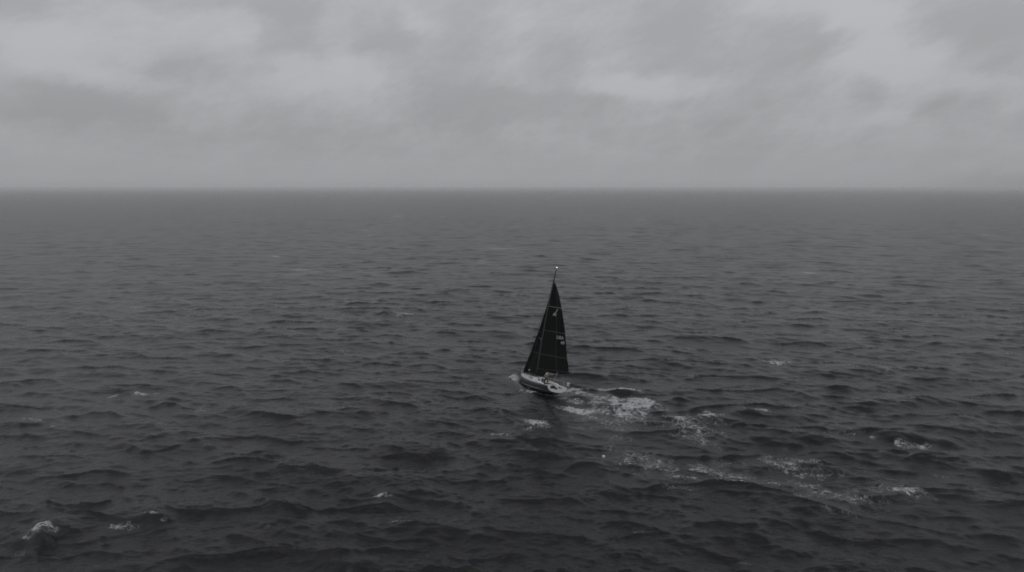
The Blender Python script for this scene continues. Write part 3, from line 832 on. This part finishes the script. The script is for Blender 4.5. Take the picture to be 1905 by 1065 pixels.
# ------------------------------------------------------------------ things carried on the boat
def on_boat(p): return BOAT_M @ Vector(p)
bagM = BOAT_M @ Matrix.Translation((.25, -3.5, FL)) @ Matrix.Rotation(.3, 4, 'Z')
bag = root_empty('gear_bag', bagM, 'soft black gear bag lying on the floor of the sailboat cockpit', 'bag')
b1 = MB(); b1.tube([(-.42, 0, .17), (-.38, 0, .17), (-.2, 0, .19), (0, .02, .18), (.2, 0, .19), (.38, 0, .17), (.42, 0, .17)], [.08, .15, .18, .17, .18, .15, .08], 12)
b1.build('body', M_black, bag, True)
for sy in (-1, 1):
    b2 = MB(); b2.tube([(-.16, sy * .17, .22), (-.12, sy * .14, .36), (.12, sy * .14, .36), (.16, sy * .17, .22)], .014, 6); b2.build('handle', M_carbon, bag, True)
b2 = MB(); b2.tube([(-.3, 0, .352), (0, .02, .352), (.3, 0, .352)], .012, 5); b2.build('zip', M_track, bag)

M_float = pmat('white_buoyancy_foam', (.62, .62, .60), .6, noise=.1)
lbm = BOAT_M @ Matrix.Translation((1.52, -5.02, 1.28)) @ Matrix.Rotation(math.radians(20), 4, 'Z') @ Matrix.Rotation(math.radians(8), 4, 'Y')
lifeb = root_empty('lifebuoy', lbm, 'white horseshoe lifebuoy hung on the starboard stern rail of the sailboat', 'lifebuoy')
q = MB(); pts = [(math.sin(a) * .17, 0, -math.cos(a) * .22 + .05) for a in np.linspace(-2.5, 2.5, 18)]
q.tube(pts, .085, 10); q.build('float', M_float, lifeb, True)
for a_ in (-1.2, 1.2):
    q = MB(); c_ = Vector((math.sin(a_) * .17, 0, -math.cos(a_) * .22 + .05)); q.tube([c_ + Vector((-.02, 0, -.02)), c_ + Vector((.02, 0, .02))], .093, 10); q.build('strap', M_track, lifeb, True)

# ------------------------------------------------------------------ the person steering, standing on the port side deck
M_skin = pmat('skin', (.42, .28, .21), .6); M_jacket = pmat('ochre_jacket', (.20, .18, .125), .8, noise=.3, nscale=9, bump=.3, bscale=14)
M_collar = pmat('pale_hood', (.50, .50, .42), .8); M_trouser = pmat('dark_trousers', (.035, .026, .030), .8, noise=.3, nscale=9)
M_hair = pmat('dark_hair', (.018, .012, .012), .8); M_boot = pmat('black_boot', (.015, .012, .013), .5)
def skin_obj(name, chains, mat, parent, sub=2, root=0):
    """chains: list of [(x,y,z,rx[,ry])] sharing vertices when equal"""
    vs = []; es = []; rr = []; idx = {}
    for ch in chains:
        last = None
        for pnt in ch:
            key = tuple(round(q_, 4) for q_ in pnt[:3])
            if key not in idx:
                idx[key] = len(vs); vs.append(pnt[:3]); rr.append((pnt[3], pnt[4] if len(pnt) > 4 else pnt[3]))
            if last is not None and last != idx[key]: es.append((last, idx[key]))
            last = idx[key]
    me_ = bpy.data.meshes.new(name); me_.from_pydata(vs, es, []); me_.update()
    o = bpy.data.objects.new(name, me_); COL.objects.link(o)
    o.modifiers.new('skin', 'SKIN')
    lay = me_.skin_vertices[0].data
    for i_, r_ in enumerate(rr): lay[i_].radius = r_; lay[i_].use_root = (i_ == root)
    sm = o.modifiers.new('sub', 'SUBSURF'); sm.levels = sub; sm.render_levels = sub
    dg = bpy.context.evaluated_depsgraph_get(); m2 = bpy.data.meshes.new_from_object(o.evaluated_get(dg))
    bpy.data.objects.remove(o); bpy.data.meshes.remove(me_); m2.name = name
    o = link(name, m2, mat, parent, True)
    return o
foot = on_boat((-1.30, -4.35, smoothf(sheer, -4.35) + .03))
# person axes: +y where the figure faces (towards the bow and the sail), z up
PM = Matrix.Translation(foot) @ Matrix.Rotation(YAW - .25, 4, 'Z')
person = root_empty('person', PM, 'person in ochre jacket with pale hood standing on the port quarter of the sailboat', 'person')
Lr = [(-.13, 0), (.13, .0)]
hipz, shz = .84, 1.32
tx = lambda z: .03 * z * 1.2                      # leans with the boat
legs = []
def P3(x, y, z, *r): return (x + .07 * z, y, z, *r)
pel = P3(0, -.03, .88, .105, .08)
chest = P3(0, .07, 1.24, .12, .085); neck = P3(0, .10, 1.41, .052); headb = P3(0, .12, 1.50, .062, .07)
headm = P3(0, .125, 1.57, .082, .095); headt = P3(0, .125, 1.66, .060, .07)
bodych = [[pel, P3(0, .01, 1.06, .095, .075), chest, neck, headb, headm, headt]]
hands = []
for s in (-1, 1):
    legs.append([pel, P3(s * .10, -.01, .78, .07), P3(s * .15, .10, .47, .055), P3(s * .16, .0, .10, .040), P3(s * .16, .02, .05, .042), P3(s * .17, .15, .035, .036)])
    sh = P3(s * .17, .08, 1.32, .050)
    if s > 0: elb, wr, hd = P3(.33, .16, 1.10, .042), P3(.30, .38, 1.02, .027), P3(.285, .45, 1.00, .034, .018)
    else: elb, wr, hd = P3(-.30, .02, 1.06, .042), P3(-.25, .22, .92, .027), P3(-.235, .29, .89, .034, .018)
    bodych.append([chest, sh, elb, wr, hd])
    d = Vector(hd[:3]) - Vector(wr[:3]); d.normalize(); side = d.cross(Vector((0, 0, 1))).normalized(); dn = Vector((0, 0, -1))
    for k, (ln_, o_) in enumerate(((.070, -.027), (.080, -.009), (.074, .009), (.058, .027))):
        b0 = Vector(hd[:3]) + d * .03 + side * o_; b1_ = b0 + d * ln_ * .5 + dn * .006; b2_ = b1_ + d * ln_ * .28 + dn * .028; b3_ = b2_ + dn * .022
        bodych.append([hd, (*b0, .0095), (*b1_, .0088), (*b2_, .008), (*b3_, .007)])
    th_ = Vector(hd[:3]) - d * .02 + side * (-s * .034); th2 = th_ + d * .035 + side * (-s * .015) + dn * .015; th3 = th2 + d * .022 + dn * .014
    bodych.append([hd, (*th_, .011), (*th2, .010), (*th3, .008)])
body = skin_obj('body', bodych + legs, M_skin, person)
# face: nose, brow and ears are raised out of the same surface
hc = Vector(headm[:3])
for v_ in body.data.vertices:
    d = v_.co - hc
    if d.length < .16 and d.y > .03:
        v_.co.y += .022 * math.exp(-(d.x / .012) ** 2 - ((d.z + .012) / .022) ** 2)
        v_.co.y -= .006 * (math.exp(-((abs(d.x) - .030) / .012) ** 2 - ((d.z - .012) / .010) ** 2))
        v_.co.y += .006 * math.exp(-(d.x / .028) ** 2 - ((d.z + .052) / .008) ** 2)
    if d.length < .16 and abs(d.x) > .06: v_.co.x += math.copysign(.016 * math.exp(-((d.y + .005) / .015) ** 2 - (d.z / .025) ** 2), d.x)
for s in (-1, 1):
    q = MB(); q.ball(hc + Vector((s * .030, .082, .014)), .010); q.build('eye', pmat('eye', (.03, .025, .02), .3), person, True)
q = MB(); q.ball(hc + Vector((0, -.018, .040)), .104, (.95, 1.04, .98), 3); hair = q.build('hair', M_hair, person, True)
for v_ in hair.data.vertices:
    if v_.co.y > hc.y + .045 and v_.co.z < hc.z + .055: v_.co.y = hc.y + .045
    if v_.co.z < hc.z - .05: v_.co.z = hc.z - .05
jk = [[P3(0, -.03, .76, .165, .13), P3(0, .0, .98, .16, .125), P3(0, .0, 1.08, .155, .125), P3(0, .07, 1.24, .175, .13), P3(0, .10, 1.37, .085, .085)]]
for s in (-1, 1):
    sh = P3(s * .17, .08, 1.315, .082)
    if s > 0: jk.append([jk[0][3], sh, P3(.33, .16, 1.10, .064), P3(.302, .36, 1.027, .044)])
    else: jk.append([jk[0][3], sh, P3(-.30, .02, 1.06, .064), P3(-.252, .20, .928, .044)])
jacket = skin_obj('jacket', jk, M_jacket, person)
q = MB(); c0 = Vector(P3(0, .075, 1.425)); q.tube([c0 + Vector((math.cos(a) * .095, math.sin(a) * .085 - .01, .02 * math.sin(a) * -1)) for a in np.linspace(0, 2 * math.pi, 16, endpoint=False)], .045, 8, closed=True)
q.ball(c0 + Vector((-.03, -.12, -.05)), .085, (1.3, .7, 1.0)); q.build('hood', M_collar, jacket, True)
tr_ = [[P3(0, -.03, 1.0, .145, .115), P3(0, -.03, .92, .165, .125), P3(0, -.03, .84, .14, .11)]]
for s in (-1, 1): tr_.append([tr_[0][2], P3(s * .11, -.01, .76, .112), P3(s * .15, .10, .47, .078), P3(s * .16, .0, .12, .062)])
skin_obj('trousers', tr_, M_trouser, person)
for s in (-1, 1): skin_obj('boot', [[P3(s * .16, -.01, .17, .058), P3(s * .16, -.01, .06, .058), P3(s * .165, .08, .045, .050), P3(s * .172, .18, .04, .040)]], M_boot, person)

# ------------------------------------------------------------------ small white float drifting nearer the camera
fl = root_empty('buoy', Matrix.Translation((8.97, 63.75, .02)), 'small round white buoy floating alone between the wake and the camera', 'buoy')
q = MB(); q.ball((0, 0, .06), .15, (1, 1, .92), 3); q.build('float', M_float, fl, True)
q = MB(); q.tube([(0, 0, .18), (0, 0, .22), (.02, 0, .25), (.04, 0, .22), (.04, 0, .18)], .012, 6); q.build('ring', M_black, fl, True)

# ------------------------------------------------------------------ spray thrown up by the bow
M_spray = pmat('spray_white', (.70, .71, .72), .7)
sp = MB(); random.seed(3)
for k in range(900):
    a = random.random(); side = -1 if random.random() < .6 else 1
    fy = 5.3 - a * 2.6 + random.gauss(0, .15); fx = side * (.35 + a * .95 + abs(random.gauss(0, .45)))
    bx, by = fx, fy
    gx = BOAT_T.x + bx * math.cos(YAW) - by * math.sin(YAW); gy = BOAT_T.y + bx * math.sin(YAW) + by * math.cos(YAW)
    gz = .30 + abs(random.gauss(0, .28)) * (1 - .6 * a)
    sp.ball((gx, gy, gz), random.uniform(.006, .024), (1.2, 1.2, .8), 1)
spray = sp.build('spray', M_spray, None, True)
tag(spray, 'white droplets of spray thrown up along the bow of the sailboat', 'spray', kind='stuff')
# ------------------------------------------------------------------ sea haze
hz = MB(); hz.box((0, 0, (26.9 - 6) / 2), (34000, 34000, 26.9 + 6))
hm = bpy.data.materials.new('sea_haze'); hm.use_nodes = True
ht = NT(hm.node_tree)
for nd in list(ht.n): ht.n.remove(nd)
pv = ht.node('ShaderNodeVolumePrincipled')
pv.inputs['Color'].default_value = (.98, .985, 1, 1); pv.inputs['Density'].default_value = .00022
pv.inputs['Anisotropy'].default_value = 0.2
ho = ht.node('ShaderNodeOutputMaterial'); ht.l.new(pv.outputs[0], ho.inputs['Volume'])
haze = hz.build('haze', hm)
tag(haze, 'thin grey sea mist that fades the far water into the sky', 'haze', kind='stuff')
